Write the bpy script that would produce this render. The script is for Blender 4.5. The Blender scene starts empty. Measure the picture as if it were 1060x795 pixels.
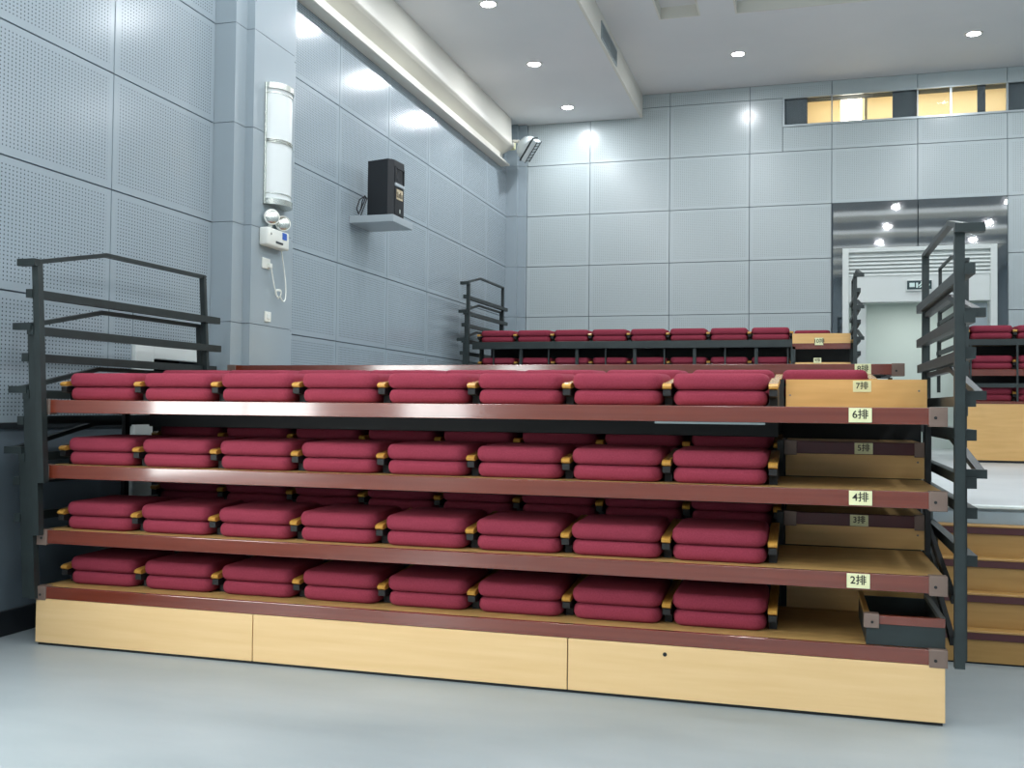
import bpy, bmesh, math, random
from mathutils import Vector, Matrix
random.seed(7)
S = bpy.context.scene
COL = S.collection
PI = math.pi

# ------------------------------------------------------------------ materials
def hexc(h):
    h = h.lstrip('#'); r = []
    for i in (0, 2, 4):
        c = int(h[i:i+2], 16) / 255
        r.append(c / 12.92 if c <= .04045 else ((c + .055) / 1.055) ** 2.4)
    return (*r, 1)

def base_mat(name, col, rough=.5, metal=0, spec=.5, coat=0):
    m = bpy.data.materials.new(name); m.use_nodes = True
    b = m.node_tree.nodes['Principled BSDF']
    b.inputs['Base Color'].default_value = hexc(col)
    b.inputs['Coat IOR'].default_value = 1.62
    b.inputs['Roughness'].default_value = rough
    b.inputs['Metallic'].default_value = metal
    b.inputs['Specular IOR Level'].default_value = spec
    b.inputs['Coat Weight'].default_value = coat
    b.inputs['Coat Roughness'].default_value = .1
    return m

def N(m, t, **kw):
    n = m.node_tree.nodes.new(t)
    for k, v in kw.items(): setattr(n, k, v)
    return n

def L(m, a, b): m.node_tree.links.new(a, b)

def noisy(name, col, col2, scale=(6, 6, 6), rough=.5, metal=0, detail=4, bump=0, spec=.5, lo=.35, hi=.65, coat=0, bumpscale=None):
    m = base_mat(name, col, rough, metal, spec, coat)
    b = m.node_tree.nodes['Principled BSDF']
    tc = N(m, 'ShaderNodeTexCoord'); mp = N(m, 'ShaderNodeMapping'); mp.inputs['Scale'].default_value = scale
    no = N(m, 'ShaderNodeTexNoise'); no.inputs['Scale'].default_value = 1; no.inputs['Detail'].default_value = detail
    cr = N(m, 'ShaderNodeValToRGB')
    cr.color_ramp.elements[0].position = lo; cr.color_ramp.elements[0].color = hexc(col)
    cr.color_ramp.elements[1].position = hi; cr.color_ramp.elements[1].color = hexc(col2)
    L(m, tc.outputs['Object'], mp.inputs['Vector']); L(m, mp.outputs['Vector'], no.inputs['Vector'])
    L(m, no.outputs['Fac'], cr.inputs['Fac']); L(m, cr.outputs['Color'], b.inputs['Base Color'])
    if bump:
        bp = N(m, 'ShaderNodeBump'); bp.inputs['Strength'].default_value = bump; bp.inputs['Distance'].default_value = .002
        if bumpscale:
            n2 = N(m, 'ShaderNodeTexNoise'); n2.inputs['Scale'].default_value = bumpscale
            L(m, tc.outputs['Object'], n2.inputs['Vector']); L(m, n2.outputs['Fac'], bp.inputs['Height'])
        else:
            L(m, no.outputs['Fac'], bp.inputs['Height'])
        L(m, bp.outputs['Normal'], b.inputs['Normal'])
    return m

def emis(name, col, s):
    m = bpy.data.materials.new(name); m.use_nodes = True
    b = m.node_tree.nodes['Principled BSDF']
    b.inputs['Base Color'].default_value = hexc(col)
    b.inputs['Emission Color'].default_value = hexc(col)
    b.inputs['Emission Strength'].default_value = s
    return m

def perforated(name, col, hole, rough):
    """acoustic panel: square grid of drilled holes with a plain margin, from two per-panel UV maps in metres"""
    m = base_mat(name, col, rough)
    b = m.node_tree.nodes['Principled BSDF']
    ua = N(m, 'ShaderNodeUVMap', uv_map='from_low'); ub = N(m, 'ShaderNodeUVMap', uv_map='from_high')
    sa = N(m, 'ShaderNodeSeparateXYZ'); sb = N(m, 'ShaderNodeSeparateXYZ')
    L(m, ua.outputs['UV'], sa.inputs[0]); L(m, ub.outputs['UV'], sb.inputs[0])
    def math_(op, a, bb=None, c=None):
        n = N(m, 'ShaderNodeMath', operation=op)
        for i, v in enumerate((a, bb, c)):
            if v is None: continue
            if hasattr(v, 'links'): L(m, v, n.inputs[i])
            else: n.inputs[i].default_value = v
        return n.outputs[0]
    px, py = .034, .0277
    fx = math_('SUBTRACT', math_('FRACT', math_('DIVIDE', sa.outputs[0], px)), .5)
    fy = math_('SUBTRACT', math_('FRACT', math_('DIVIDE', sa.outputs[1], py)), .5)
    dx = math_('MULTIPLY', fx, px); dy = math_('MULTIPLY', fy, py)
    d = math_('SQRT', math_('ADD', math_('MULTIPLY', dx, dx), math_('MULTIPLY', dy, dy)))
    hol = math_('LESS_THAN', d, .0056)
    mn = math_('MINIMUM', math_('MINIMUM', sa.outputs[0], sa.outputs[1]), math_('MINIMUM', sb.outputs[0], sb.outputs[1]))
    ins = math_('GREATER_THAN', mn, .055)
    mask = math_('MULTIPLY', hol, ins)
    mx = N(m, 'ShaderNodeMix', data_type='RGBA')
    L(m, mask, mx.inputs[0]); mx.inputs[6].default_value = hexc(col); mx.inputs[7].default_value = hexc(hole)
    L(m, mx.outputs[2], b.inputs['Base Color'])
    return m

WALLC = '#96a3aa'
M = dict(
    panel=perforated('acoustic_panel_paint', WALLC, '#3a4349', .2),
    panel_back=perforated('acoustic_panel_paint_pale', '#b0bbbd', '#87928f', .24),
    plain=base_mat('plain_wall_paint', WALLC, .28),
    backing=base_mat('wall_backing', '#5d6870', .8),
    dado=noisy('dado_paint', '#59656d', '#616d75', (2, 2, 2), .45),
    dado_strip=base_mat('dado_strip_dark', '#262c30', .4),
    skirting=base_mat('skirting_dark', '#1c2024', .45),
    ceiling=noisy('ceiling_paint', '#dcdedf', '#e2e3e4', (.6, .6, .6), .7),
    white=base_mat('cove_white', '#dcdad0', .45),
    floor=noisy('floor_vinyl', '#838d90', '#979fa1', (.7, 1.6, 1), .38, detail=6, bump=.05, lo=.3, hi=.7),
    platform=noisy('raised_floor', '#aab0b2', '#b9bebf', (1, 1, 1), .4),
    maroon=noisy('maroon_nosing', '#662a19', '#70301e', (1, 40, 40), .25, .0, spec=.5, coat=1),
    maroon_dark=base_mat('maroon_nosing_dark', '#532a2c', .3, .1),
    beech=noisy('beech_laminate', '#d6b37f', '#debd8b', (1.6, 60, 26), .42, detail=5, lo=.3, hi=.75),
    deckwood=noisy('deck_wood', '#a88550', '#b6925a', (3, 16, 20), .42, detail=5),
    riserwood=noisy('riser_wood', '#d0a464', '#d9ae70', (2, 20, 22), .4, detail=5),
    bracket=base_mat('bracket_bronze', '#7d6a60', .45, .3),
    steel=noisy('dark_green_steel', '#232b2b', '#293232', (9, 9, 9), .45, .1),
    darksteel=base_mat('black_steel', '#15191b', .6),
    fabric=noisy('maroon_fabric', '#80303f', '#8b3747', (140, 140, 140), .92, spec=.15, bump=.35, bumpscale=700),
    gold=noisy('varnished_wood_cap', '#b8863c', '#c99a4c', (60, 6, 20), .25, coat=.4),
    goldend=noisy('varnished_wood_end', '#d0a050', '#e0b468', (60, 60, 6), .2, coat=.5),
    black=base_mat('black_plastic', '#191c20', .45),
    blackgrille=noisy('black_grille', '#15181b', '#24282c', (220, 220, 220), .6, .2),
    plate=base_mat('cream_plate', '#dcdcae', .5),
    ink=base_mat('black_ink', '#1b1a14', .6),
    plastic=base_mat('white_plastic', '#dfe3dc', .35),
    chrome=base_mat('brushed_chrome', '#c9cdc6', .25, .85),
    glass=base_mat('lamp_glass', '#dfe6e6', .25),
    bluelabel=base_mat('blue_label', '#2f5db5', .5),
    shelf=base_mat('shelf_grey', '#9fa9ae', .4),
    paper=noisy('printed_label', '#d8cdb4', '#a8926a', (40, 90, 40), .6),
    door_white=base_mat('door_white', '#d7dedb', .45),
    corridor=base_mat('corridor_white', '#d3dcd8', .6),
    doorleaf=base_mat('door_leaf_grey', '#a7b4ba', .4),
    sign=base_mat('exit_sign_green', '#10363a', .35),
    signwhite=base_mat('exit_sign_white', '#d8ece8', .4),
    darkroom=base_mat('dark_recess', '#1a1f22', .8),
    screw=base_mat('bright_screw', '#d8d4c4', .25, .7),
    projroom=base_mat('booth_cream', '#d9cba6', .7),
    blind=base_mat('grey_blind', '#707c82', .6),
    frame_al=base_mat('aluminium_frame', '#aeb8bb', .35, .5),
    lightmetal=base_mat('bare_metal', '#9fa6a4', .3, .8),
    stepwood=noisy('step_wood', '#a37b42', '#ad864c', (2, 20, 22), .45, detail=5),
    housing=base_mat('grey_housing', '#c3cccd', .4),
)
M['armblack'] = base_mat('armrest_black', '#0e1012', .7)
M['lens'] = emis('lamp_lens', '#f4f6ff', 30)
M['daylight'] = emis('daylit_pane', '#f1f5f4', 14)
M['coffer_glow'] = emis('added_coffer_glow', '#eaf2f4', 2.3)  # added glow for unseen coffers: bright bands in the marble, soft light from above
M['booth_lamp'] = emis('booth_lamp', '#fff6e0', 5)
M['pane'] = base_mat('clear_pane', '#ffffff', .03)
M['pane'].node_tree.nodes['Principled BSDF'].inputs['Transmission Weight'].default_value = 1
M['pane'].node_tree.nodes['Principled BSDF'].inputs['IOR'].default_value = 1.1

# polished marble round the doorway
def marble():
    m = base_mat('polished_dark_marble', '#3a454b', .035, spec=.5)
    b = m.node_tree.nodes['Principled BSDF']; b.inputs['IOR'].default_value = 2.3
    tc = N(m, 'ShaderNodeTexCoord')
    v = N(m, 'ShaderNodeTexNoise'); v.inputs['Scale'].default_value = 9; v.inputs['Detail'].default_value = 8
    cr = N(m, 'ShaderNodeValToRGB'); e = cr.color_ramp.elements
    e[0].position = .4; e[0].color = hexc('#2b343a'); e[1].position = .75; e[1].color = hexc('#3d484e')
    L(m, tc.outputs['Object'], v.inputs['Vector']); L(m, v.outputs['Fac'], cr.inputs['Fac']); L(m, cr.outputs['Color'], b.inputs['Base Color'])
    n2 = N(m, 'ShaderNodeTexNoise'); n2.inputs['Scale'].default_value = 1.5; n2.inputs['Detail'].default_value = 2
    bp = N(m, 'ShaderNodeBump'); bp.inputs['Strength'].default_value = .25; bp.inputs['Distance'].default_value = .0015
    L(m, tc.outputs['Object'], n2.inputs['Vector']); L(m, n2.outputs['Fac'], bp.inputs['Height']); L(m, bp.outputs['Normal'], b.inputs['Normal'])
    return m
M['marble'] = marble()

# ------------------------------------------------------------------ mesh helpers
class MB:
    def __init__(s): s.bm = bmesh.new(); s.la = s.lb = None
    def box(s, x0, x1, y0, y1, z0, z1, bevel=0, seg=2):
        vs = [s.bm.verts.new(p) for p in ((x0,y0,z0),(x1,y0,z0),(x1,y1,z0),(x0,y1,z0),(x0,y0,z1),(x1,y0,z1),(x1,y1,z1),(x0,y1,z1))]
        fs = [s.bm.faces.new([vs[i] for i in f]) for f in ((3,2,1,0),(4,5,6,7),(0,1,5,4),(1,2,6,5),(2,3,7,6),(3,0,4,7))]
        if bevel:
            es = list({e for f in fs for e in f.edges})
            bmesh.ops.bevel(s.bm, geom=es, offset=bevel, segments=seg, profile=.5, affect='EDGES')
        return s
    def bar(s, a, b, w, h, up=(0,0,1), bevel=0):
        a = Vector(a); b = Vector(b); d = (b - a); ln = d.length; d.normalize()
        u = Vector(up); r = d.cross(u)
        if r.length < 1e-4: u = Vector((0,1,0)); r = d.cross(u)
        r.normalize(); u = r.cross(d)
        vs = []
        for t in (0, ln):
            for i, j in ((-1,-1),(1,-1),(1,1),(-1,1)):
                vs.append(s.bm.verts.new(a + d*t + r*(i*w/2) + u*(j*h/2)))
        for f in ((0,1,2,3),(7,6,5,4),(0,4,5,1),(1,5,6,2),(2,6,7,3),(3,7,4,0)):
            s.bm.faces.new([vs[i] for i in f])
        return s
    def cyl(s, a, b, r, n=24, r2=None, cap=True):
        a = Vector(a); b = Vector(b); d = (b - a).normalized()
        u = Vector((0,0,1)) if abs(d.z) < .9 else Vector((1,0,0))
        p = d.cross(u).normalized(); q = d.cross(p)
        r2 = r if r2 is None else r2
        A = [s.bm.verts.new(a + (p*math.cos(t)+q*math.sin(t))*r) for t in [2*PI*i/n for i in range(n)]]
        B = [s.bm.verts.new(b + (p*math.cos(t)+q*math.sin(t))*r2) for t in [2*PI*i/n for i in range(n)]]
        for i in range(n): s.bm.faces.new((A[i], A[(i+1)%n], B[(i+1)%n], B[i]))
        if cap: s.bm.faces.new(A[::-1]); s.bm.faces.new(B)
        return s
    def tube(s, pts, r, n=8):
        pts = [Vector(p) for p in pts]; rings = []
        for i, p in enumerate(pts):
            d = (pts[min(i+1, len(pts)-1)] - pts[max(i-1, 0)]).normalized()
            u = Vector((1,0,0)) if abs(d.x) < .9 else Vector((0,0,1))
            a = d.cross(u).normalized(); b = d.cross(a)
            rings.append([s.bm.verts.new(p + (a*math.cos(t)+b*math.sin(t))*r) for t in [2*PI*k/n for k in range(n)]])
        for A, B in zip(rings, rings[1:]):
            for k in range(n): s.bm.faces.new((A[k], A[(k+1)%n], B[(k+1)%n], B[k]))
        s.bm.faces.new(rings[0][::-1]); s.bm.faces.new(rings[-1])
        return s
    def prism(s, poly, axis, a0, a1):
        """poly in the two other axes, extruded along axis"""
        def P(u, v, a): return {'X': (a,u,v), 'Y': (u,a,v), 'Z': (u,v,a)}[axis]
        A = [s.bm.verts.new(P(u, v, a0)) for u, v in poly]; B = [s.bm.verts.new(P(u, v, a1)) for u, v in poly]
        n = len(poly)
        for i in range(n): s.bm.faces.new((A[i], A[(i+1)%n], B[(i+1)%n], B[i]))
        s.bm.faces.new(A[::-1]); s.bm.faces.new(B)
        return s
    def panel(s, plane, c, th, u0, u1, v0, v1, U=None, V=None):
        """a thin bevelled panel on plane x=c (facing +x) or y=c (facing -y); UVs in metres inside the full panel U,V"""
        U = U or (u0, u1); V = V or (v0, v1)
        if s.la is None:
            s.la = s.bm.loops.layers.uv.new('from_low'); s.lb = s.bm.loops.layers.uv.new('from_high')
        g = .003; b = .003
        u0 += g; u1 -= g; v0 += g; v1 -= g
        def P(u, v, t): return (c + t, u, v) if plane == 'X' else (u, c - t, v)
        o = [s.bm.verts.new(P(u, v, 0)) for u, v in ((u0,v0),(u1,v0),(u1,v1),(u0,v1))]
        i = [s.bm.verts.new(P(u, v, th)) for u, v in ((u0+b,v0+b),(u1-b,v0+b),(u1-b,v1-b),(u0+b,v1-b))]
        fs = [s.bm.faces.new([o[k], o[(k+1)%4], i[(k+1)%4], i[k]]) for k in range(4)] + [s.bm.faces.new(i)]
        for f in fs:
            for l in f.loops:
                co = l.vert.co; u = co.y if plane == 'X' else co.x; v = co.z
                l[s.la].uv = (u - U[0], v - V[0]); l[s.lb].uv = (U[1] - u, V[1] - v)
        return s
    def mesh(s, name, mat, smooth=False, recalc=True):
        if recalc: bmesh.ops.recalc_face_normals(s.bm, faces=s.bm.faces[:])
        me = bpy.data.meshes.new(name); s.bm.to_mesh(me); s.bm.free()
        if mat: me.materials.append(mat)
        if smooth:
            for p in me.polygons: p.use_smooth = True
            try: me.set_sharp_from_angle(angle=math.radians(40))
            except Exception: pass
        return me
    def build(s, name, mat, parent=None, smooth=False, kind=None, recalc=True):
        o = bpy.data.objects.new(name, s.mesh(name, mat, smooth, recalc)); COL.objects.link(o)
        if parent: o.parent = parent
        if kind: o['kind'] = kind
        return o

def tag(o, label, cat, group=None):
    o['label'] = label; o['category'] = cat
    if group: o['group'] = group
    return o
def thing(name, label, cat, loc=(0,0,0), group=None):
    o = bpy.data.objects.new(name, None); COL.objects.link(o); o.location = loc; o.empty_display_size = .1
    return tag(o, label, cat, group)
def copy_tree(o, parent=None):
    c = o.copy(); COL.objects.link(c)
    if parent: c.parent = parent
    for ch in list(o.children): copy_tree(ch, c)
    return c
def text(s, name, size, mat, parent, loc, rot=(PI/2,0,0), depth=.0008, align='CENTER', bold=False):
    cu = bpy.data.curves.new(name, 'FONT'); cu.body = s; cu.size = size; cu.extrude = depth
    cu.align_x = align; cu.align_y = 'CENTER'
    if bold: cu.offset = size * .012
    t = bpy.data.objects.new(name, cu); COL.objects.link(t)
    bpy.context.view_layer.update()
    me = bpy.data.meshes.new_from_object(t.evaluated_get(bpy.context.evaluated_depsgraph_get()))
    bpy.data.objects.remove(t); me.name = name
    me.materials.clear(); me.materials.append(mat)
    o = bpy.data.objects.new(name, me); COL.objects.link(o); o.location = loc; o.rotation_euler = rot
    if parent: o.parent = parent
    return o

# ------------------------------------------------------------------ room shell
XW, XR, YB, YF = -5.15, 7.2, 17.4, -8.0
ZS, ZH = 6.70, 7.10           # soffit and main ceiling
XS = -2.72                    # edge of the soffit
TH = .018                     # panel thickness
vj = [-8.0, -6.3, -4.87, -3.44, -2.01, -.58, .85, 2.28, 3.71, 5.14, 6.57, 7.95]     # vertical joints on the left wall
vj2 = [9.07, 10.50, 11.93, 13.36, 14.80, 16.1, YB]
hj = [1.415, 2.32, 3.225, 4.13, 5.04, 5.95, 6.70]

# left wall: backing with the doorway left open, then the acoustic panels
b = MB()
X0 = XW - TH
b.box(X0-.25, X0, YF-.2, 6.98, 0, ZH)
b.box(X0-.25, X0, 6.98, 7.88, 2.0, ZH)
b.box(X0-.25, X0, 7.88, YB+.3, 0, ZH)
wl = b.build('wall_left', M['backing'], kind='structure')
b = MB()
for a, c in list(zip(vj, vj[1:])) + list(zip(vj2, vj2[1:])):
    for z0, z1 in zip(hj, hj[1:]):
        if a == 6.57 and z0 == 1.415:
            b.panel('X', X0, TH, 6.57, 6.86, z0, z1, (a, c), (z0, z1))
            b.panel('X', X0, TH, 6.86, c, 2.07, z1, (a, c), (z0, z1)); continue
        b.panel('X', X0, TH, a, c, z0, z1)
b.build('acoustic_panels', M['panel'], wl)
b = MB()
b.box(X0, XW-.004, YF, 6.86, 0, 1.39); b.box(X0, XW-.004, 9.0, YB, 0, 1.39)
b.build('dado', M['dado'], wl)
b = MB()
b.box(X0, XW+.012, YF, 6.86, 1.388, 1.43, .003, 1); b.box(X0, XW+.012, 9.0, YB, 1.388, 1.43, .003, 1)
b.build('dado_strip', M['dado_strip'], wl)
b = MB(); b.box(X0, XW+.02, YF, 6.86, 0, .168, .004, 1); b.build('baseboard_left', M['skirting'], kind='structure')

# doorway low in the left wall, behind the seating
d = MB()
d.box(XW-.02, XW+.035, 6.86, 7.10, 0, 2.05, .006, 1); d.box(XW-.02, XW+.03, 7.10, 7.88, 1.94, 2.05, .006, 1)
d = d.build('door_2', M['door_white'], kind='structure')
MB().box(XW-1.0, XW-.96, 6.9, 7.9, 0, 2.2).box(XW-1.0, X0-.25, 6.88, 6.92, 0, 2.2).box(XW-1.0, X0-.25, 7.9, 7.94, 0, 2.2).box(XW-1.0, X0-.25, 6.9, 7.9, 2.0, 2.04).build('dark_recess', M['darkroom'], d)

# stepped pilaster on the left wall
b = MB()
zs = [0] + hj
for z0, z1 in zip(zs, zs[1:]):
    q = .003
    b.prism([(XW-.02, 7.95), (-4.94, 7.95), (-4.94, 8.14), (-4.86, 8.14), (-4.86, 8.89), (-4.94, 8.89), (-4.94, 9.07), (XW-.02, 9.07)], 'Z', z0+q, z1-q)
b.build('trim_1', M['plain'], kind='structure')
MB().prism([(XW-.01, 7.955), (-4.945, 7.955), (-4.945, 8.145), (-4.865, 8.145), (-4.865, 8.885), (-4.945, 8.885), (-4.945, 9.065), (XW-.01, 9.065)], 'Z', 0, ZS).build('trim_2', M['backing'], kind='structure')

# back wall with the doorway and the booth window
DX0, DX1, DZ = .62, 2.95, 4.27      # door opening (outer white frame)
PX0, PX1, PZ = .47, 3.10, 5.03      # marble surround
WX0, WX1, WZ0, WZ1 = -.31, 4.8, 6.40, 6.84
Y1 = YB + TH
b = MB()
b.box(XW-.3, DX0, Y1, Y1+.25, 0, WZ0); b.box(DX1, XR+.2, Y1, Y1+.25, 0, WZ0); b.box(DX0, DX1, Y1, Y1+.25, DZ, WZ0)
b.box(XW-.3, WX0, Y1, Y1+.25, WZ0, ZH+.1); b.box(WX1, XR+.2, Y1, Y1+.25, WZ0, ZH+.1); b.box(WX0, WX1, Y1, Y1+.25, WZ1, ZH+.1)
wb = b.build('wall_back', M['backing'], kind='structure')
b = MB()
bj = [-4.79, -3.64, -2.23, -.88, .45, 1.78, 3.11, 4.45, 5.8, XR]
bz = [.5, 1.415, 2.32, 3.225, 4.13, 5.04, 5.95, 6.86, ZH]
for a, c in zip(bj, bj[1:]):
    for z0, z1 in zip(bz, bz[1:]):
        if z0 > 6.8:
            b.panel('Y', Y1, TH, a, c, z0, z1, (a-9, c+9), (z0-.9, z1-.0)); continue
        if a in (.45, 1.78):
            if z0 < 5.0: continue
            if z0 < 5.1: b.panel('Y', Y1, TH, a, c, z0, z1); continue
        if z0 == 5.95 and c > WX0:
            if a < WX0:
                b.panel('Y', Y1, TH, a, WX0-.03, z0, z1, (a, c), (z0, z1)); b.panel('Y', Y1, TH, WX0-.03, c, z0, WZ0-.03, (a, c), (z0, z1))
            elif a < WX1-.4 and c <= 4.5:
                b.panel('Y', Y1, TH, a, c, z0, WZ0-.03, (a, c), (z0, z1))
            elif a > WX1: b.panel('Y', Y1, TH, a, c, z0, z1)
            else:
                b.panel('Y', Y1, TH, a, WX1+.03, z0, WZ0-.03, (a, c), (z0, z1)); b.panel('Y', Y1, TH, WX1+.03, c, z0, z1, (a, c), (z0, z1))
            continue
        b.panel('Y', Y1, TH, a, c, z0, z1)
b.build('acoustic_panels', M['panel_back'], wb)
b = MB()
for z0, z1 in zip(bz, bz[1:]):
    z1 = min(z1, ZS)
    if z0 < z1:
        b.prism([(XW, YB-.12), (-4.95, YB-.12), (-4.95, YB-.05), (-4.79, YB-.05), (-4.79, Y1), (XW, Y1)], 'Z', z0+.003, z1-.003)
b.build('trim_3', M['plain'], kind='structure')

# marble surround and white door frame, louvre, fascia, corridor beyond
b = MB()
b.box(PX0, DX0, YB-.045, Y1, .95, DZ, .004, 1); b.box(DX1, PX1, YB-.045, Y1, .95, DZ, .004, 1)
b.box(PX0, 1.775, YB-.045, Y1, DZ, PZ, .004, 1); b.box(1.785, PX1, YB-.045, Y1, DZ, PZ, .004, 1)
b.build('trim_4', M['marble'], kind='structure')
b = MB()
b.box(DX0, DX0+.10, YB-.07, YB+.27, .95, DZ, .005, 1); b.box(DX1-.10, DX1, YB-.07, YB+.27, .95, DZ, .005, 1)
b.box(DX0+.10, DX1-.10, YB-.07, YB+.27, DZ-.07, DZ, .005, 1)
dr = b.build('door_1', M['door_white'], kind='structure')
b = MB()
for i in range(6):
    z = DZ - .10 - i*.062
    b.prism([(YB-.01, z), (YB-.045, z-.045), (YB-.03, z-.052), (YB+.01, z-.01)], 'X', DX0+.10, DX1-.10)
b.box(DX0+.1, DX1-.1, YB+.01, YB+.03, 3.80, DZ-.07)
b.build('louvre', M['door_white'], dr)
MB().box(DX0+.10, DX1-.10, YB-.03, YB+.2, 3.38, 3.82, .005, 1).build('fascia_panel', M['door_white'], dr)
b = MB()
b.box(DX0-.1, DX1+.9, 19.6, 19.7, .9, 3.7); b.box(DX0-.14, DX0-.1, Y1+.25, 19.7, .9, 3.7); b.box(DX1+.9, DX1+1.0, Y1+.25, 19.7, .9, 3.7)
b.box(DX0-.1, DX1+.9, Y1+.25, 19.7, 3.6, 3.7)
b.build('corridor_wall', M['corridor'], dr)
b = MB(); b.box(2.50, 2.84, YB+.14, YB+.185, .97, 3.36, .004, 1); b.build('door_leaf', M['doorleaf'], dr)
b = MB(); b.box(2.44, 2.50, YB+.10, YB+.2, .97, 3.38, .004, 1); b.box(.78, 1.0, YB+.12, YB+.16, .97, 3.38, .004, 1); b.build('door_side_panel', M['door_white'], dr)

# exit sign over the doorway
es = thing('exit_sign', 'small dark green exit sign with pale symbols on the white panel above the rear doorway', 'sign', (1.80, YB-.06, 3.63))
MB().box(-.20, .20, 0, .03, -.085, .10, .006, 1).build('sign_housing', M['door_white'], es)
MB().box(-.185, .185, -.006, 0, -.055, .085).build('sign_face', M['sign'], es)
b = MB()
b.box(-.15, -.07, -.010, -.006, -.02, .05).box(-.05, -.02, -.010, -.006, -.03, .05)
b.bar((-.01, -.008, .0), (.04, -.008, .045), .004, .02).bar((.0, -.008, -.03), (.04, -.008, .0), .004, .018).cyl((.035, -.010, .06), (.035, -.006, .06), .014, 12)
b.bar((.07, -.008, .015), (.15, -.008, .015), .004, .018).bar((.12, -.008, .045), (.155, -.008, .015), .004, .016).bar((.12, -.008, -.015), (.155, -.008, .015), .004, .016)
b.build('sign_symbols', M['signwhite'], es)

# booth window high in the back wall
b = MB()
b.box(WX0-.03, WX1+.03, YB-.02, YB+.05, WZ0-.035, WZ0).box(WX0-.03, WX1+.03, YB-.02, YB+.05, WZ1, WZ1+.02)
b.box(WX0-.03, WX0, YB-.02, YB+.05, WZ0, WZ1)
for x, w in ((.45, .02), (1.78, .02), (2.28, .03), (3.11, .03), (4.1, .03)):
    b.box(x-w/2, x+w/2, YB+.0, YB+.05, WZ0, WZ1)
wn = b.build('window_1', M['frame_al'], kind='structure')
MB().box(WX0, WX1, YB+.02, YB+.026, WZ0, WZ1).build('window_pane', M['pane'], wn)
b = MB(); b.box(WX0, .06, YB+.06, YB+.08, WZ0, WZ1).box(1.40, 1.77, YB+.06, YB+.08, WZ0, WZ1).box(2.68, 2.80, YB+.06, YB+.08, WZ0, WZ1).box(3.13, 3.9, YB+.06, YB+.08, WZ0, WZ1).box(1.02, 1.30, YB+.5, YB+.55, WZ0, WZ0+.14)
b.build('grey_blind', M['blind'], wn)
b = MB(); b.box(WX0-.2, WX1+.2, 19.1, 19.2, 6.2, 7.4).box(WX0-.2, WX1+.2, Y1+.25, 19.2, 6.2, 6.3).box(WX0-.2, WX1+.2, Y1+.25, 19.2, 7.4, 7.5).box(WX0-.3, WX0-.2, Y1+.25, 19.2, 6.2, 7.5).box(WX1+.2, WX1+.3, Y1+.25, 19.2, 6.2, 7.5).box(.98, 1.02, Y1+.25, 18.6, 6.3, 7.4)
b.build('booth_wall', M['projroom'], wn)
MB().box(.60, .94, YB+.35, YB+.37, 6.43, 6.95).build('lit_screen', M['booth_lamp'], wn)

# right wall, front wall
b = MB(); b.box(XR, XR+.2, YF, YB+.2, 0, ZH+.1); b.build('wall_right', M['plain'], kind='structure')
b = MB(); b.box(XW-.3, XR+.2, YF-.2, YF, 0, ZH+.1); b.build('wall_front', M['plain'], kind='structure')

# daylight windows on the left wall, beside the camera
for k, (y0, y1) in enumerate(((.9, 3.85), (-4.3, -1.55))):
    b = MB(); z0, z1 = .95, 3.05
    for yy in (y0, (y0+y1)/2, y1): b.box(XW-.005, XW+.05, yy-.035, yy+.035, z0, z1, .005, 1)
    for zz in (z0, z0+1.45, z1): b.box(XW-.005, XW+.045, y0, y1, zz-.03, zz+.03, .005, 1)
    w = b.build('window_%d' % (k+2), M['frame_al'], kind='structure')
    MB().box(XW+.004, XW+.012, y0, y1, z0, z1).build('window_pane', M['daylight'], w)

# floor and raised rear floor
b = MB(); b.box(XW-.3, XR+.2, YF-.2, YB+.3, -.1, 0); b.build('floor', M['floor'], kind='structure')
b = MB(); b.box(XW, .80, 8.9, YB+2.2, .02, .95).box(.80, XR, 7.30, YB+2.2, .02, .945)
b.build('floor_rear', M['platform'], kind='structure')
b = MB(); b.box(.84, XR, 7.27, 7.30, .835, .915); b.build('trim_8', M['plain'], kind='structure')
b = MB(); b.box(.84, XR, 7.262, 7.34, .935, .956, .004, 1); b.build('trim_9', M['door_white'], kind='structure')

# ceiling: soffit on the left, main ceiling with two recessed coffers
b = MB(); b.box(XW-.2, XS, YF, YB+.2, ZS, ZS+.1)
b.build('ceiling_soffit', M['ceiling'], kind='structure')
ys = [(-7.2, -5.9), (-4.4, -3.0), (-1.55, -.1), (1.3, 2.85), (4.3, 5.8), (7.1, 8.6), (9.9, 11.4), (12.7, 14.12)]
co = [(-1.95, -1.41, 12.7, 14.07)] + [(-.90, 6.2, a, c) for a, c in ys]
b = MB()
edges = [YF] + [v for p in ys for v in p] + [YB+.2]
for a, c in zip(edges[::2], edges[1::2]): b.box(XS-.02, XR+.2, a, c, ZH, ZH+.08)
for a, c in ys:
    b.box(6.2, XR+.2, a, c, ZH, ZH+.08)
    if c > 14: b.box(XS-.02, -1.95, a, c, ZH, ZH+.08).box(-1.41, -.90, a, c, ZH, ZH+.08).box(-1.95, -1.41, 14.07, c, ZH, ZH+.08)
    else: b.box(XS-.02, -.90, a, c, ZH, ZH+.08)
ce = b.build('ceiling', M['ceiling'], kind='structure')
b = MB()
for x0, x1, y0, y1 in co:
    t = .02; h = .16
    g = .006; b.box(x0-t, x0+g, y0+g, y1-g, ZH-.003, ZH+h).box(x1-g, x1+t, y0+g, y1-g, ZH-.003, ZH+h).box(x0-t, x1+t, y1-g, y1+t, ZH-.003, ZH+h).box(x0-t, x1+t, y0-t, y0+g, ZH-.003, ZH+h)
b.build('coffer_rim', M['white'], ce)
b = MB()
for x0, x1, y0, y1 in co:
    if y0 > 9: b.box(x0, x1, y0, y1, ZH+.16, ZH+.19)
b.build('coffer_top', M['ceiling'], ce)
b = MB()
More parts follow.
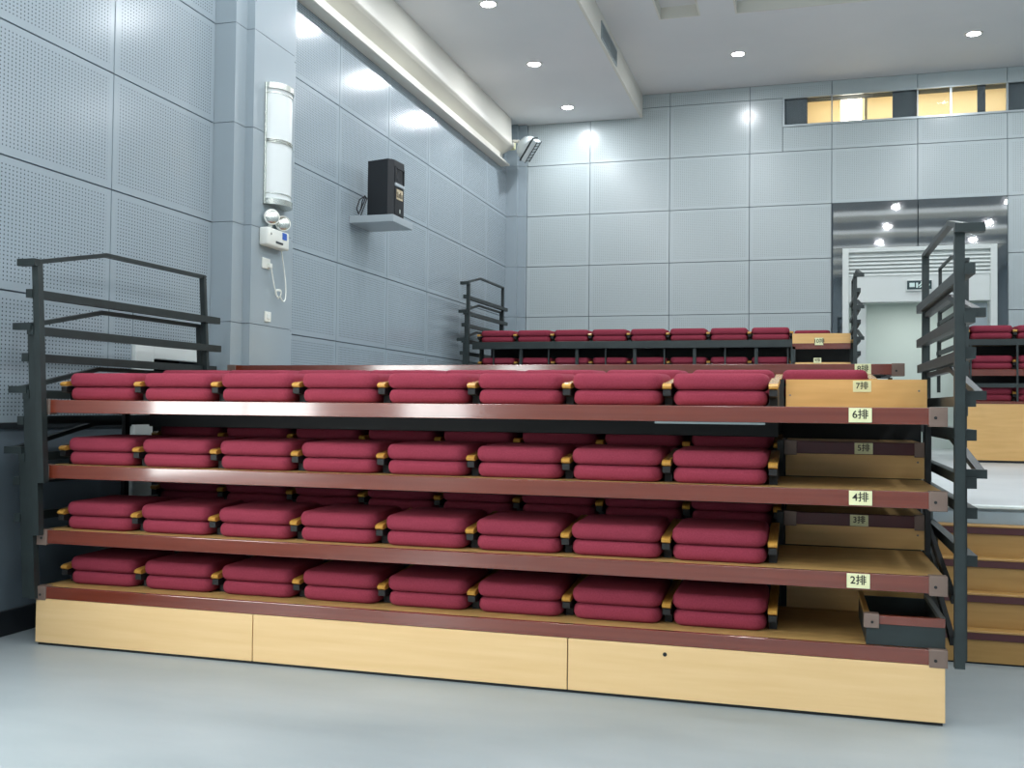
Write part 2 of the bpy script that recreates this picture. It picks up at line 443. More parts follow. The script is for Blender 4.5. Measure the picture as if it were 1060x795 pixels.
for x0, x1, y0, y1 in co:
    if y0 < 9: b.box(x0, x1, y0, y1, ZH+.16, ZH+.19)
b.build('coffer_top_added_glow', M['coffer_glow'], ce)  # tops of the unseen front coffers, glow added
b = MB(); b.box(XS-.03, XS+.008, YF, YB, ZS-.006, ZH-.001); b.build('trim_5', M['white'], kind='structure')

# cove moulding along the left wall under the soffit
b = MB()
prof = [(XW-.01, 5.86), (-5.0, 5.86), (-4.985, 5.868), (-4.985, 5.893), (-5.0, 5.905), (-5.07, 5.915), (-5.12, 5.95), (-5.12, 6.08), (-5.04, 6.12), (-4.95, 6.165), (-4.915, 6.19), (-4.905, 6.205), (-4.905, 6.285), (-4.925, 6.30), (-4.955, 6.31), (-4.965, 6.70), (XW-.01, 6.70)]
b.prism(prof, 'Y', 3.0, 16.92)
b.build('trim_6', M['white'], kind='structure')

# air grille in the soffit fascia
vg = thing('air_grille', 'long slatted air grille in the white ceiling step', 'vent', (XS+.008, 13.62, 6.735))
b = MB(); b.box(-.005, .012, 0, 1.2, 0, .02).box(-.005, .012, 0, 1.2, .23, .25).box(-.005, .012, 0, .02, .02, .23).box(-.005, .012, 1.18, 1.2, .02, .23).box(-.005,.012,.59,.61,.02,.23)
b.build('grille_frame', M['frame_al'], vg)
MB().box(-.004, .001, .02, 1.18, .02, .23).build('backing', M['dado'], vg)
b = MB()
for i in range(44): b.box(.0, .010, .03+i*.0262, .036+i*.0262, .02, .23)
b.build('slats', M['frame_al'], vg)

# ------------------------------------------------------------------ downlights
def downlight(x, y, z, label, first=[None]):
    o = thing('downlight', label, 'ceiling light', (x, y, z), 'recessed ceiling downlights')
    if first[0] is None:
        n = 32; bb = MB()
        for r0, z0, r1, z1 in ((.125, 0, .12, -.008), (.12, -.008, .096, -.008), (.096, -.008, .093, 0)):
            A = [bb.bm.verts.new((r0*math.cos(2*PI*i/n), r0*math.sin(2*PI*i/n), z0)) for i in range(n)]
            B = [bb.bm.verts.new((r1*math.cos(2*PI*i/n), r1*math.sin(2*PI*i/n), z1)) for i in range(n)]
            for i in range(n): bb.bm.faces.new((A[i], A[(i+1)%n], B[(i+1)%n], B[i]))
        rim = bb.build('rim', M['white'], o); ln = MB().cyl((0,0,-.001), (0,0,-.004), .095, 32).build('lens', M['lens'], o)
        first[0] = (rim, ln)
    else:
        for p in first[0]:
            c = p.copy(); COL.objects.link(c); c.parent = o
    li = bpy.data.lights.new('downlight_lamp', 'AREA'); li.shape = 'DISK'; li.size = .15; li.energy = DL; li.color = (.93, .96, 1)
    lo = bpy.data.objects.new('downlight_lamp', li); COL.objects.link(lo); lo.location = (0, 0, -.012); lo.parent = o
    return o
DL = 40
for i, y in enumerate((16.5, 14.3, 12.02, 9.8, 7.5, 5.3, 3.0, .8, -1.5, -3.8)):
    lb = ['round downlight in the low ceiling strip, the one closest to the back wall', 'round downlight in the low ceiling strip, middle of the three seen',
          'round downlight in the low ceiling strip at the top edge of the view'][i] if i < 3 else 'round downlight in the low ceiling strip, number %d from the back wall' % (i+1)
    downlight(-3.85, y, ZS, lb)
for i, y in enumerate((15.75, 12.05, 9.25, 6.25, 3.3, .4, -2.3, -5.1)):
    for j, x in enumerate((-.98, 2.37, 5.12)):
        if i == 0: lb = ['round downlight in the high ceiling, right of the ceiling step', 'round downlight in the high ceiling, above the lit booth windows', 'round downlight in the high ceiling corner, beyond the booth windows'][j]
        else: lb = 'round high-ceiling downlight in the %s row, place %d from the back wall' % (('left', 'middle', 'right')[j], i+1)
        downlight(x, y, ZH, lb)

# ------------------------------------------------------------------ things on the left wall
XP = -4.86   # face of the pilaster
# half-round wall lamp
wlp = thing('wall_lamp', 'tall half-round white wall lamp with chrome bands on the pilaster', 'lamp', (XP, 8.54, 3.46))
HH = 1.15
b = MB(); b.box(0, .018, -.21, .21, 0, HH, .004, 1); b.build('back_plate', M['chrome'], wlp)
def half(r, z0, z1, depth, n=20, r2=None):
    bb = MB(); r2 = r2 or r
    A = [bb.bm.verts.new((.015 + depth*math.sin(PI*i/n), -r*math.cos(PI*i/n), z0)) for i in range(n+1)]
    B = [bb.bm.verts.new((.015 + depth*math.sin(PI*i/n)*r2/r, -r2*math.cos(PI*i/n), z1)) for i in range(n+1)]
    for i in range(n): bb.bm.faces.new((A[i], A[i+1], B[i+1], B[i]))
    bb.bm.faces.new(A[::-1]); bb.bm.faces.new(B); bb.bm.faces.new((A[0], B[0], B[-1], A[-1]))
    return bb
half(.185, .05, .585, .13).build('lamp_shade', M['glass'], wlp, True)
half(.185, .615, 1.10, .13).build('lamp_shade', M['glass'], wlp, True)
half(.20, 0, .055, .145).build('end_cap', M['chrome'], wlp, True)
half(.20, 1.095, HH, .145).build('end_cap', M['chrome'], wlp, True)
for z in (.10, 1.05): half(.189, z, z+.012, .134).build('chrome_band', M['chrome'], wlp, True)
for z in (.583, .598, .613): half(.192, z, z+.008, .137).build('chrome_band', M['chrome'], wlp, True)

# twin-head emergency light with its cord
em = thing('emergency_light', 'white twin-head emergency light box below the tall wall lamp', 'emergency light', (XP, 8.47, 3.06))
b = MB(); b.box(0, .10, -.20, .20, 0, .17, .018, 3); b.build('housing', M['plastic'], em, True)
MB().box(.101, .104, .06, .14, .09, .155).build('blue_sticker', M['bluelabel'], em)
MB().box(.101, .104, -.06, .07, .035, .055).build('dark_slot', M['dado_strip'], em)
MB().cyl((.10, -.15, .11), (.104, -.15, .11), .012, 12).build('test_button', M['chrome'], em)
for yy, zz in ((-.09, .27), (.12, .245)):
    h = MB().cyl((.05, yy, .16), (.06, yy, zz-.05), .018, 12).build('lamp_neck', M['plastic'], em, True)
    b = MB(); b.cyl((.02, yy+.04, zz), (.075, yy-.015, zz+.004), .035, 24, .068).cyl((.075, yy-.015, zz+.004), (.09, yy-.03, zz+.005), .074, 24)
    hd = b.build('lamp_head', M['plastic'], em, True)
    MB().cyl((.09, yy-.03, zz+.005), (.098, yy-.038, zz+.006), .066, 24, .05).build('lens', M['chrome'], hd, True)
so = thing('wall_socket', 'white wall socket with a plugged-in cord below the emergency light', 'socket', (XP, 8.40, 2.855))
MB().box(0, .012, -.07, .07, 0, .10, .004, 2).build('face_plate', M['plastic'], so)
MB().box(.012, .045, .015, .055, .01, .055, .006, 2).build('plug', M['plastic'], so)
pts = []
for t in range(41):
    u = t/40
    P0, P1, P2, P3 = Vector((.03, 8.64, 3.06)), Vector((.05, 8.80, 2.55)), Vector((.05, 8.66, 2.52)), Vector((.05, 8.60, 2.62))
    pts.append(P0*(1-u)**3 + P1*3*u*(1-u)**2 + P2*3*u*u*(1-u) + P3*u**3)
for t in range(1, 33):
    a = t/32*2*PI*1.6
    pts.append(Vector((.045+.012*math.sin(a*2), 8.57+.045*math.cos(a), 2.64+.04*math.sin(a) - t*.0005)))
pts += [Vector((.04, 8.50, 2.70)), Vector((.045, 8.46, 2.78)), Vector((.04, 8.44, 2.865))]
cb = MB().tube([(p.x+XP, p.y, p.z) for p in pts], .006).build('power_cord', M['plastic'], None, True)
tag(cb, 'thin white cord looping from the emergency light down to the socket', 'cord')
sw = thing('light_switch', 'small white switch plate low on the pilaster', 'switch', (XP, 8.445, 2.36))
MB().box(0, .012, -.055, .055, 0, .095, .004, 2).build('face_plate', M['plastic'], sw)
MB().box(.012, .020, -.022, .022, .025, .07, .004, 2).build('rocker', M['door_white'], sw)

# wall shelf with loudspeaker
sh = thing('wall_shelf', 'grey box shelf on the left wall carrying the black loudspeaker', 'shelf', (XW, 11.10, 3.735))
MB().box(0, .565, -.31, .30, 0, .085, .006, 2).build('shelf_board', M['shelf'], sh)
sp = thing('loudspeaker', 'black loudspeaker standing on the grey wall shelf', 'loudspeaker', (XW+.34, 11.06, 3.82))
sp.rotation_euler = (0, 0, math.radians(-4))
b = MB(); b.prism([(-.17, -.12), (.12, -.17), (.17, -.10), (.17, .16), (-.17, .13)], 'Z', 0, .68); b.build('cabinet', M['black'], sp)
MB().box(.168, .178, -.085, .15, .03, .36, .006, 2).build('front_grille', M['blackgrille'], sp)
MB().box(.168, .186, -.09, .155, .37, .41, .006, 2).build('trim_lip', M['shelf'], sp)
b = MB(); b.box(.168, .180, -.09, -.07, .41, .60).box(.168, .180, .135, .155, .41, .60).box(.168, .180, -.09, .155, .585, .605)
b.build('horn_frame', M['black'], sp)
MB().cyl((.166, .03, .50), (.172, .03, .50), .07, 24).build('horn_mouth', M['blackgrille'], sp, True)
lb = MB().box(.179, .182, -.05, .11, .22, .34).build('paper_label', M['paper'], sp)
b = MB()
for i in range(4): b.box(.182, .184, -.035+i*.036, -.015+i*.036, .24, .31 - (i % 2)*.02)
b.build('label_print', M['ink'], lb)
MB().box(.179, .183, .02, .05, .06, .11).build('badge', M['chrome'], sp)
pts = [(XW+.10+.05*math.sin(t*.9), 10.93-.04*math.cos(t*1.3), 3.826+.26*abs(math.sin(t*.55))) for t in range(0, 12)]
sm = []
for i in range(len(pts)-1):
    for k in range(6):
        u = k/6; sm.append(tuple(pts[i][j]*(1-u)+pts[i+1][j]*u for j in range(3)))
tag(MB().tube(sm, .007).build('speaker_cable', M['black'], None, True), 'tangle of black cable on the shelf behind the loudspeaker', 'cable')

# floodlight at the end of the cove
fl = thing('floodlight', 'round-backed grey floodlight hung in the far upper corner', 'light', (-4.62, 16.8, 6.12))
fl.scale = (.82, .82, .82); fl.rotation_euler = (math.radians(20), math.radians(34), math.radians(12))
b = MB(); n = 16
rings = []
for i in range(9):
    t = i/8*PI/2
    rings.append([b.bm.verts.new((-.24*math.cos(t), .20*math.sin(t)*math.cos(2*PI*k/n), .27*math.sin(t)*math.sin(2*PI*k/n))) for k in range(n)])
for A, B in zip(rings, rings[1:]):
    for k in range(n): b.bm.faces.new((A[k], A[(k+1)%n], B[(k+1)%n], B[k]))
bmesh.ops.remove_doubles(b.bm, verts=b.bm.verts[:], dist=.0005)
b.build('housing', M['housing'], fl, True)
b = MB(); b.box(0, .03, -.21, .21, -.28, .28, .01, 2); b.build('front_rim', M['steel'], fl)
b = MB(); b.box(.03, .13, -.19, .19, -.25, .25, .01, 2); b.build('front_glass', M['housing'], fl)
b = MB()
for i in range(7): b.box(.131, .137, -.17, .17, -.22+i*.07, -.20+i*.07)
b.box(.13, .145, -.2, -.18, -.26, .26).box(.13, .145, .18, .2, -.26, .26).build('guard_bars', M['steel'], fl)
MB().cyl((-.24, 0, .02), (-.36, .05, -.05), .035, 12).build('mounting_arm', M['white'], fl)
cj = thing('junction_box', 'small beige cable box at the far end of the ceiling cove', 'box', (-4.98, 16.98, 6.24))
MB().box(-.05, .07, -.05, .06, -.07, .07, .01, 2).build('housing', M['plate'], cj)
MB().cyl((.01, -.052, 0), (.01, -.06, 0), .02, 12).build('cable_hole', M['darksteel'], cj)

# ------------------------------------------------------------------ seating
XL, XRt = -4.77, .685
PITCH = .567
A0 = -4.688               # first armrest centre

def cushion(w, z0, z1, y0, y1, name, parent):
    b = MB(); b.box(-w/2, w/2, y0, y1, z0, z1)
    # round the plan corners first, then the rim
    ve = [e for e in b.bm.edges if abs(e.verts[0].co.z - e.verts[1].co.z) > .01]
    bmesh.ops.bevel(b.bm, geom=ve, offset=.075, segments=6, profile=.5, affect='EDGES')
    zt = (z0+z1)/2
    he = [e for e in b.bm.edges if abs(e.verts[0].co.z - e.verts[1].co.z) < 1e-5]
    bmesh.ops.bevel(b.bm, geom=he, offset=.037, segments=6, profile=.5, affect='EDGES')
    for v in b.bm.verts:
        if v.co.z > .12: v.co.z += .012*max(0, v.co.y)/.5
    return b.build(name, M['fabric'], parent, True)

def armrest(x, parent):
    b = MB(); b.prism([(.10, 0), (.50, 0), (.50, .13), (.012, .088), (.012, .055), (.10, .045)], 'X', x-.021, x+.021)
    a = b.build('armrest', M['armblack'], parent)
    b = MB()
    b.prism([(.0, .108), (.004, .098), (.014, .092), (.56, .142), (.56, .170), (.03, .124), (.010, .118)], 'X', x-.024, x+.024)
    b.build('armrest_cap', M['gold'], a)
    return a

seat0 = thing('folding_seat', 'x', 'seat')
cushion(.502, 0, .087, .0, .50, 'seat_cushion', seat0)
cushion(.510, .0885, .178, -.008, .50, 'backrest_cushion', seat0)
armrest(-PITCH/2, seat0)
protos = [seat0]

def ordinal(i, n, where='left'):
    names = ['first', 'second', 'third', 'fourth', 'fifth', 'sixth', 'seventh', 'eighth', 'ninth']
    if i == 0: return 'leftmost one'
    if i == n-1: return 'rightmost one'
    return names[i] + ' from the left'

def seat_row(z, y, n, desc, group, a0=A0, pitch=PITCH):
    for i in range(n):
        if protos: s = protos.pop()
        else: s = copy_tree(seat0)
        s.location = (a0 + pitch*(i+.5), y, z)
        s['label'] = 'folded maroon seat %s, %s' % (desc, ordinal(i, n)); s['group'] = group
        if i == n-1:
            a = armrest(PITCH/2, s)

def plate(num, x, y, z, parent, w=.112, h=.074):
    p = MB().box(x-w/2, x+w/2, y-.004, y, z-h/2, z+h/2, .001, 1).build('number_plate', M['plate'], parent)
    text(num + '排', 'number_text', h*.72, M['ink'], p, (x, y-.0045, z+.002), bold=True)
    return p

def deck(name, label, z, y0, y1, x0=XL, x1=XRt, nos=.085, num=None, px=.27, support=True):
    t = thing(name, label, 'seating platform', (0, 0, 0), 'tiers of the front seating stand')
    MB().box(x0, x1, y0+.02, y1, z-.032, z-.001).build('deck_board', M['deckwood'], t)
    MB().box(x0+.03, x1-.03, y0, y0+.03, z-nos, z, .003, 2).build('nosing', M['maroon'], t)
    b = MB().box(x0-.004, x0+.075, y0-.010, y0+.06, z-nos-.01, z+.004, .002, 1).build('corner_bracket', M['bracket'], t)
    MB().cyl((x0+.035, y0-.013, z-.05), (x0+.035, y0-.008, z-.05), .008, 10).build('screw', M['darksteel'], b)
    b = MB().box(x1-.075, x1+.012, y0-.010, y0+.06, z-nos-.01, z+.004, .002, 1).build('corner_bracket', M['bracket'], t)
    MB().cyl((x1-.045, y0-.013, z-.05), (x1-.045, y0-.008, z-.05), .008, 10).build('screw', M['darksteel'], b)
    if support:
        b = MB()
        b.box(x0+.02, x1-.02, y0+.35, y0+.40, z-.075, z-.033)
        b.box(x0+.02, x1-.02, y1-.10, y1-.04, z-.075, z-.033)
        for x in (x0+.04, x1-.09): b.box(x, x+.05, y0+.08, y1-.04, z-.075, z-.034)
        b.build('underframe', M['darksteel'], t)
    if num: plate(num, px, y0-.001, z-nos/2+.002, t)
    return t

Y0 = 5.44
# lowest tier with the beech front
t1 = deck('seating_platform', 'lowest tier of the front stand, its beech front standing on the floor', .375, Y0, 6.38, nos=.075, support=False)
for x0, x1, lab in ((XL, -3.192, None), (-3.186, -1.242, None), (-1.236, XRt, None)):
    f = MB().box(x0, x1, Y0-.004, Y0+.016, .018, .298, .0015, 1).build('front_panel', M['beech'], t1)
    if x1 == XRt: MB().cyl((-.705, Y0-.008, .292-.04), (-.705, Y0-.003, .292-.04), .011, 16).build('bolt_hole', M['darksteel'], f)
MB().box(XL+.01, XRt-.01, Y0+.012, Y0+.03, 0, .30).build('inner_panel', M['darksteel'], t1)
b = MB(); b.box(XL+.02, XL+.05, Y0+.03, 6.36, 0, .34).box(XRt-.05, XRt-.02, Y0+.03, 6.36, 0, .34).build('side_panel', M['steel'], t1)
MB().box(-.09, XRt, 6.355, 6.375, .376, .64).build('aisle_riser', M['riserwood'], t1)

deck('seating_platform', 'second tier of the front stand, its nosing plate reading 2', .74, Y0, 6.45, num='2', px=.275)
deck('seating_platform', 'third tier up of the front stand, its nosing plate reading 4', 1.162, Y0, 6.45, num='4', px=.285)
deck('seating_platform', 'top front tier of the stand with shiny nosing, its plate reading 6', 1.585, Y0, 6.45, num='6', px=.283)
t8 = deck('seating_platform', 'narrow maroon tier behind the top seats, its plate reading 8', 1.912, 7.65, 8.6, nos=.078, num='8', px=.415)

# aisle steps 3, 5, 7
def aisle_step(num, z0, z1, y, lab, full=False, px=.33):
    t = thing('aisle_step', lab, 'step', (0, 0, 0), 'aisle steps between the tiers')
    x0, x1 = -.10, .712
    if full:
        r = MB().box(x0, x1, y-.015, y+.005, z0+.002, z1).build('riser_board', M['riserwood'], t)
        for sx, sz in ((x0+.025, z0+.075), (x1-.045, z0+.105)):
            MB().cyl((sx, y-.019, sz), (sx, y-.014, sz), .006, 10).build('screw', M['screw'], r)
    else:
        r = MB().box(x0, x1-.004, y, y+.015, z0+.002, z1-.07).build('riser_board', M['riserwood'], t)
        MB().cyl((x1-.05, y-.004, z1-.115), (x1-.05, y+.001, z1-.115), .006, 10).build('screw', M['screw'], r)
        MB().box(x0+.04, x1-.04, y-.015, y+.015, z1-.075, z1, .003, 1).build('nosing', M['maroon_dark'], t)
        for bx in (x0-.01, x1-.07): MB().box(bx, bx+.075, y-.022, y+.03, z1-.085, z1+.004, .002, 1).build('corner_bracket', M['bracket'], t)
    MB().box(x0, x1-.004, y+.016, y+.80, z1-.03, z1-.003).build('tread', M['deckwood'], t)
    MB().box(x0-.05, x0-.012, y-.05, y+.8, z0+.002, z1-.0).build('side_plate', M['darksteel'], t)
    plate(num, px, y-(.0165 if full else .0165), z1-(.042 if full else .038), t, .105, .068)
    return t
aisle_step('3', .742, .945, 6.46, 'wooden aisle step behind the second tier with a plate reading 3')
aisle_step('5', 1.164, 1.380, 6.46, 'wooden aisle step behind the third tier with a plate reading 5', px=.355)
aisle_step('7', 1.587, 1.760, 6.46, 'bright beech step board on the top tier with a plate reading 7', True, px=.345)

# supports of the rear seat rows (dark boxes the odd rows stand on)
def bench(z0, z1, lab, x1=-.145):
    t = thing('seat_bench', lab, 'seat support', (0, 0, 0), 'dark supports under the rear seat rows')
    MB().box(XL+.05, x1, 6.50, 6.56, z0, z1, .004, 1).build('front_beam', M['darksteel'], t)
    MB().box(XL+.05, x1, 6.56, 7.20, z1-.03, z1-.001).build('bench_top', M['darksteel'], t)
    MB().box(XL+.05, x1, 7.20, 7.299, z0, z1).build('back_panel', M['darksteel'], t)
    return t
bench(.0, .835, 'dark steel support under the half-hidden seats behind the second tier')
bench(.98, 1.238, 'dark steel support under the half-hidden seats behind the third tier')
bench(1.40, 1.643, 'dark steel support under the seats behind the top tier')
bp = MB(); bp.box(XL+.06, XRt+.085, 7.30, 7.34, 0, 1.7)  # added black sheet, its colour stands in for shade behind the rows
tag(bp.build('shade_sheet', M['darksteel']), 'added black sheet standing in for the shade behind the stacked seat rows', 'panel')
for x, nm in ((XL-.034, 'left'), (XRt+.002, 'right')):
    sp2 = thing('support_post', 'dark steel post holding the %s ends of the tiers' % nm, 'post', (x, 6.30, 0))
    MB().box(0, .03, 0, .05, 0, 1.56).build('post', M['darksteel'], sp2); MB().box(0, .03, -.03, .08, 0, .012).build('foot', M['darksteel'], sp2)
    sp2 = thing('support_post', 'dark steel post under the %s end of the narrow tier reading 8' % nm, 'post', (x + (.05 if x < 0 else -.05), 8.3, 0))
    MB().box(0, .03, 0, .05, 0, 1.835).build('post', M['darksteel'], sp2); MB().box(0, .03, -.03, .08, 0, .012).build('foot', M['darksteel'], sp2)
# light metal rail under the top tier
tag(MB().box(-.77, -.19, Y0+.004, Y0+.028, 1.488, 1.4985).build('metal_rail', M['lightmetal']), 'thin pale metal rail under the right half of the top tier nosing', 'rail')

seat_row(.375, 5.585, 8, 'on the lowest tier', 'folded seats on the lowest tier')
seat_row(.740, 5.54, 8, 'on the second tier', 'folded seats on the second tier')
seat_row(1.162, 5.54, 8, 'on the third tier', 'folded seats on the third tier')
seat_row(1.585, 5.54, 8, 'on the front of the top shiny tier', 'folded seats on the top front tier')
seat_row(.835, 6.52, 8, 'in the shadow behind the second tier', 'shaded seats behind the second tier')
seat_row(1.238, 6.52, 8, 'in the shadow behind the third tier', 'shaded seats behind the third tier')
seat_row(1.645, 6.52, 9, 'in the back row just behind the top tier', 'seats behind the top front tier')

# open step box lying on the lowest tier
bx = thing('step_box', 'open dark steel step box with maroon lip, right end of the lowest tier', 'box', (.315, 5.47, .377))
W, D, Hh = .375, .72, .15
b = MB(); b.box(0, W, 0, .02, 0, .105).box(0, .018, .02, D, 0, .125).box(W-.018, W, .02, D, 0, .125).box(0, W, D-.018, D, 0, .125)
b.build('steel_side', M['steel'], bx)
MB().box(.018, W-.018, .02, D-.02, .002, .012).build('floor_board', M['deckwood'], bx)  # wood tone put in for the tan reflection inside the box
MB().box(0, W, -.003, .03, .105, Hh, .002, 1).build('front_lip', M['maroon'], bx)
MB().box(-.004, .022, .03, D, .125, Hh, .002, 1).build('side_lip', M['stepwood'], bx)
MB().box(W-.022, W+.004, .03, D, .125, Hh, .002, 1).build('side_lip', M['lightmetal'], bx)
k = MB().box(-.012, .062, -.012, .05, .085, Hh+.006, .002, 1).build('corner_bracket', M['bracket'], bx)
MB().cyl((.028, -.016, .115), (.028, -.011, .115), .007, 10).build('screw', M['darksteel'], k)

# ------------------------------------------------------------------ guard rails
def guard_rail(xp, side, yf, zE, zbot, zrear, label, group, lean=0, sc=1.0):
    """side -1: outboard is -x.  yf: y of the front post"""
    t = thing('guard_rail', label, 'railing', (xp, yf, zbot), group)
    def q(x, y, z): return (x + lean*(2.48-z), y, z - zbot)
    xo = side*.06; w = .04*sc
    MB().bar(q(0, 0, zbot), q(0, 0, zE+.01), .047*sc, .047*sc, (0,1,0)).build('front_post', M['steel'], t)
    b = MB(); b.bar(q(-side*.026, -.03, zE), q(side*.112, -.03, zE), .05*sc, .045*sc)
    b.build('front_stub', M['steel'], t)
    pk = (xo+side*.0, .75, zE+.165)
    b = MB(); b.bar(q(side*.092, -.01, zE), q(*pk), .04*sc, .03*sc); b.bar(q(pk[0], .74, pk[2]), q(xo-side*.0, 2.0, zE+.17), .035*sc, .03*sc)
    b.build('handrail', M['steel'], t)
    MB().bar(q(xo, 1.98, zrear), q(xo, 1.98, zE+.175), .045*sc, .035*sc, (0,1,0)).build('rear_post', M['steel'], t)
    for dz in (-.20, -.44):
        MB().bar(q(side*.045, -.03, zE+dz), q(side*.045, 2.16, zE+dz+.012), .05*sc, .055*sc).build('mid_rail', M['steel'], t)
    return t
names = ['tallest', 'second tallest', 'third tallest', 'lowest']
for k, zE in enumerate((2.475, 2.06, 1.65, 1.255)):
    guard_rail(-4.79-.058*k, -1, 5.40+.012*k, zE, max(.30, zE-1.35) if k else 1.05, zE-.75, '%s of the nested dark guard rails left of the front stand' % names[k], 'guard rails left of the front stand', .06)
    guard_rail(.745+.011*k, 1, 5.40+.055*k, zE, .305 if k == 0 else max(.31, zE-1.2), zE-.75, '%s of the nested dark guard rails right of the front stand' % names[k], 'guard rails right of the front stand')
# brace under the right end
br = thing('corner_brace', 'black post and slanting brace under the right end of the stand', 'frame', (.715, 6.56, 0))
MB().bar((0, 0, 0), (0, 0, 1.15), .03, .05, (0,1,0)).build('post', M['darksteel'], br)
MB().bar((.02, 0, .86), (.02, -1.05, .62), .025, .045).build('brace', M['darksteel'], br)
MB().bar((.02, .1, .72), (.02, -1.0, .40), .025, .045).build('brace', M['darksteel'], br)

# ------------------------------------------------------------------ rear block on the raised floor
YR = 14.3
rt = thing('rear_stand', 'dark steel frame of the small seating stand against the back wall', 'seating platform', (0, 0, 0))
MB().box(XL, -.14, YR, YR+.04, 2.46, 2.565, .004, 1).build('front_beam', M['steel'], rt)
MB().box(XL, XRt, YR+.04, YR+.95, 2.53, 2.56).build('deck_board', M['deckwood'], rt)
MB().box(-.14, .62, YR, YR+.04, 2.43, 2.51, .003, 1).build('nosing', M['maroon'], rt)
MB().box(-.14, .62, YR+.01, YR+.03, 2.51, 2.645).build('aisle_riser', M['riserwood'], rt)
plate('10', .21, YR-.001, 2.535, rt, .11, .10)
plate('9', .19, YR-.001, 2.275, rt, .10, .07)
MB().box(-.14, .62, YR+.0, YR+.03, 2.20, 2.25, .003, 1).build('lower_nosing', M['riserwood'], rt)
for i in range(11):
    x = -4.45 + i*.425
    w = .045 if i % 2 else .018
    MB().box(x-w/2, x+w/2, YR+.05, YR+.09, 2.1, 2.47).build('upright', M['steel'], rt)
MB().box(-.16, -.10, YR+.0, YR+.06, .95, 2.47).build('upright', M['steel'], rt)
b = MB(); b.box(XL, -.14, YR+.04, YR+.9, 2.10, 2.155).build('lower_deck', M['darksteel'], rt)
MB().box(XL, XRt, YR+.95, YR+1.0, .95, 2.55).build('back_panel', M['darksteel'], rt)
MB().box(-2.75, -1.15, YR+.30, YR+.33, 2.475, 2.50).build('reflection_rail', M['lightmetal'], rt)  # added rail that stands in for a pale light reflection under the beam
for x in (XL+.02, XRt-.06): MB().box(x, x+.05, YR+.3, YR+.36, .95, 2.53).build('leg', M['steel'], rt)
MB().box(XL, XRt, YR+.95, YR+1.9, 2.56, 2.598).build('upper_deck', M['deckwood'], rt)
for x in (XL+.02, XRt-.06): MB().box(x, x+.05, YR+1.7, YR+1.76, .95, 2.56).build('leg', M['steel'], rt)
seat_row(2.562, YR+.05, 8, 'in the upper row of the far stand', 'upper seats of the far stand')
seat_row(2.156, YR+.10, 8, 'in the lower row of the far stand', 'lower seats of the far stand')
seat_row(2.60, YR+1.10, 9, 'in the hindmost row of the far stand', 'hindmost seats of the far stand')
for k, zE in enumerate((3.44, 3.02, 2.60)):
    guard_rail(-4.80-.03*k, -1, 14.18+.02*k, zE, max(2.0, zE-1.2), zE-.75, '%s of the nested dark guard rails left of the far stand' % names[k], 'guard rails left of the far stand')
    guard_rail(.67+.004*k, 1, 14.18+.05*k, zE-.03, max(.96, zE-1.3), zE-.75, '%s of the nested dark guard rails right of the far stand' % names[k], 'guard rails right of the far stand')

# ------------------------------------------------------------------ right block on the raised floor
YQ = 14.1
rq = thing('side_stand', 'second seating stand across the aisle with a tall beech front', 'seating platform', (0, 0, 0))
q0, q1 = 2.03, 6.9
MB().box(q0, q1, YQ, YQ+.03, .975, 1.70, .002, 1).build('front_panel', M['riserwood'], rq)
MB().box(q0+.01, q1, YQ+.01, YQ+.05, .946, 1.0).build('plinth', M['darksteel'], rq)
MB().box(q0, q1, YQ-.004, YQ+.05, 1.70, 1.735, .002, 1).build('nosing', M['maroon'], rq)
MB().box(q0, q1, YQ+.05, YQ+.9, 1.70, 1.73).build('deck_board', M['deckwood'], rq)
MB().box(q0, q1, YQ, YQ+.04, 1.91, 1.965).build('cross_beam', M['steel'], rq)
MB().box(q0, q1, YQ+.0, YQ+.03, 2.06, 2.145, .003, 1).build('nosing', M['maroon'], rq)
MB().box(q0, q1, YQ+.03, YQ+.9, 2.11, 2.14).build('deck_board', M['deckwood'], rq)
MB().box(q0, q1, YQ, YQ+.04, 2.455, 2.535).build('cross_beam', M['steel'], rq)
MB().box(q0, q1, YQ+.04, YQ+.9, 2.50, 2.53).build('deck_board', M['deckwood'], rq)
MB().box(q0+.1, q1, YQ+.9, YQ+.95, .95, 2.6).build('back_panel', M['darksteel'], rq)
for x in (q0+.05, q0+.6, q0+1.2, q0+1.8, q0+2.4): MB().box(x-.012, x+.012, YQ-.01, YQ+.02, 1.735, 2.46).build('upright', M['steel'], rq)
for z, y, nm in ((2.537, YQ+.05, 'top'), (2.147, YQ+.05, 'middle'), (1.737, YQ+.08, 'bottom')):
    seat_row(z, y, 4, 'in the %s row across the aisle' % nm, '%s seats of the stand across the aisle' % nm, a0=2.06, pitch=.56)
for k, zE in enumerate((3.46, 3.04, 2.62)):
    guard_rail(1.93-.004*k, -1, 13.38+.05*k, zE, max(.96, zE-1.5), zE-.75, '%s of the nested dark guard rails by the stand across the aisle' % names[k], 'guard rails of the stand across the aisle')

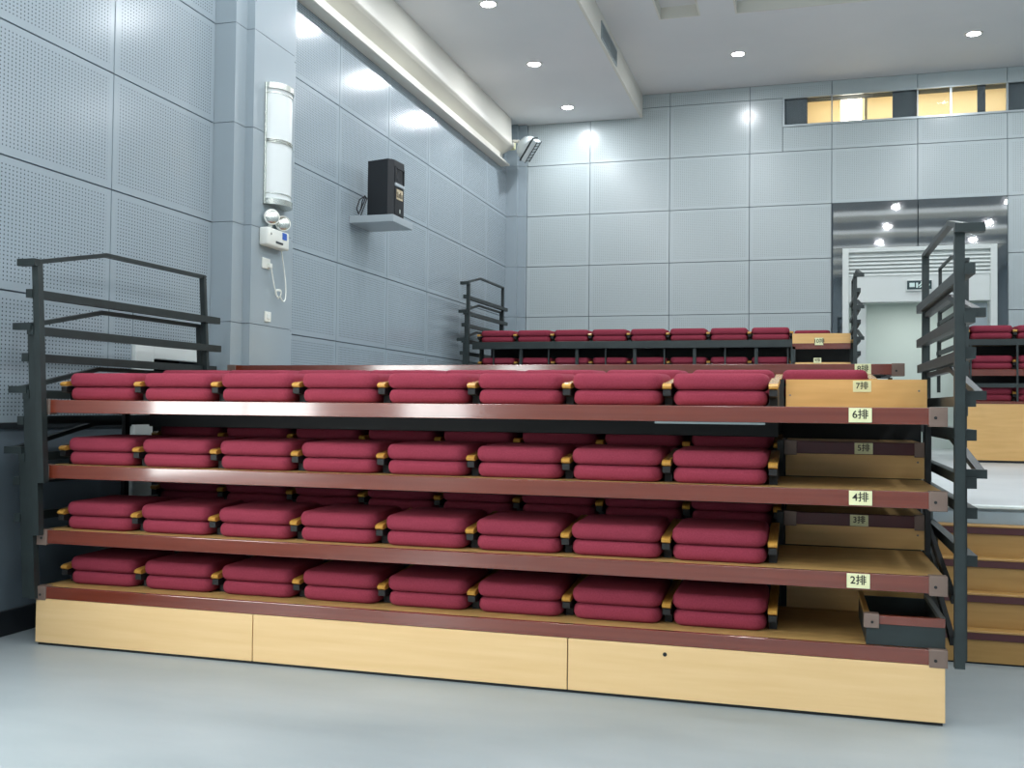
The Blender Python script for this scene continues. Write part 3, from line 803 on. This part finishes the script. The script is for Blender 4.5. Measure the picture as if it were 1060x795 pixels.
# wooden stairs up to the raised floor
st = thing('wooden_stairs', 'wooden stairs with maroon edges climbing to the raised floor right of the railing', 'stairs', (0, 0, 0))
zz = [0, .208, .424, .631, .834]
yy = [6.86, 6.96, 7.06, 7.16, 7.26]
for i in range(4):
    MB().box(.86, XR-.02, yy[i]+.012, yy[i]+.03, zz[i]+(.012 if i == 0 else 0), zz[i+1]-.05).build('riser', M['stepwood'], st)
    MB().box(.86, XR-.02, yy[i], yy[i]+.03, zz[i+1]-.056, zz[i+1]-.012, .002, 1).build('step_nosing', M['maroon_dark'], st)
    MB().box(.86, XR-.02, yy[i]-.004, yy[i+1]+.012, zz[i+1]-.012, zz[i+1], .002, 1).build('tread', M['stepwood'], st)
MB().box(.86, XR-.02, yy[0]+.02, yy[0]+.04, 0, .02).build('plinth', M['darksteel'], st)
MB().box(.86, .885, yy[0]+.03, 7.26, 0, .19).build('side_board', M['stepwood'], st)

# ------------------------------------------------------------------ lights beyond those in the room's lamps
def area(name, loc, rot, sx, sy, e, col):
    li = bpy.data.lights.new(name, 'AREA'); li.shape = 'RECTANGLE'; li.size = sx; li.size_y = sy; li.energy = e; li.color = col
    o = bpy.data.objects.new(name, li); COL.objects.link(o); o.location = loc; o.rotation_euler = rot; return o
area('corridor_lamp', (1.9, 18.6, 3.55), (0, 0, 0), 1.2, .5, 20, (.95, 1, .97))
area('booth_ceiling_lamp', (1.9, 18.4, 7.35), (0, 0, 0), 3.5, .4, 45, (1, .96, .86))

w = bpy.data.worlds.new('World'); S.world = w; w.use_nodes = True
w.node_tree.nodes['Background'].inputs[0].default_value = (.75, .87, 1, 1); w.node_tree.nodes['Background'].inputs[1].default_value = .3

# ------------------------------------------------------------------ camera
F = 1040.0; yaw, pit, rol = [math.radians(v) for v in (16.15, 1.5, -.63)]
cy, sy, cp, sp_, cr, sr = math.cos(yaw), math.sin(yaw), math.cos(pit), math.sin(pit), math.cos(rol), math.sin(rol)
f = Vector((-sy*cp, cy*cp, sp_)); rt_ = Vector((cy, sy, 0)); dn = f.cross(rt_)
r = cr*rt_ + sr*dn; d_ = -sr*rt_ + cr*dn
cam = bpy.data.cameras.new('camera'); cam.sensor_width = 36; cam.lens = F/1060*36; cam.clip_start = .05; cam.clip_end = 100
co_ = bpy.data.objects.new('camera', cam); COL.objects.link(co_)
Mx = Matrix((( r.x, -d_.x, -f.x, 0), (r.y, -d_.y, -f.y, 0), (r.z, -d_.z, -f.z, 1.55), (0, 0, 0, 1)))
co_.matrix_world = Mx
S.camera = co_
S.view_settings.view_transform = 'Standard'; S.view_settings.look = 'None'; S.view_settings.gamma = 1
S.view_settings.use_curve_mapping = False
S.view_settings.exposure = 0.0
S.cycles.max_bounces = 8; S.cycles.diffuse_bounces = 5; S.cycles.use_denoising = True
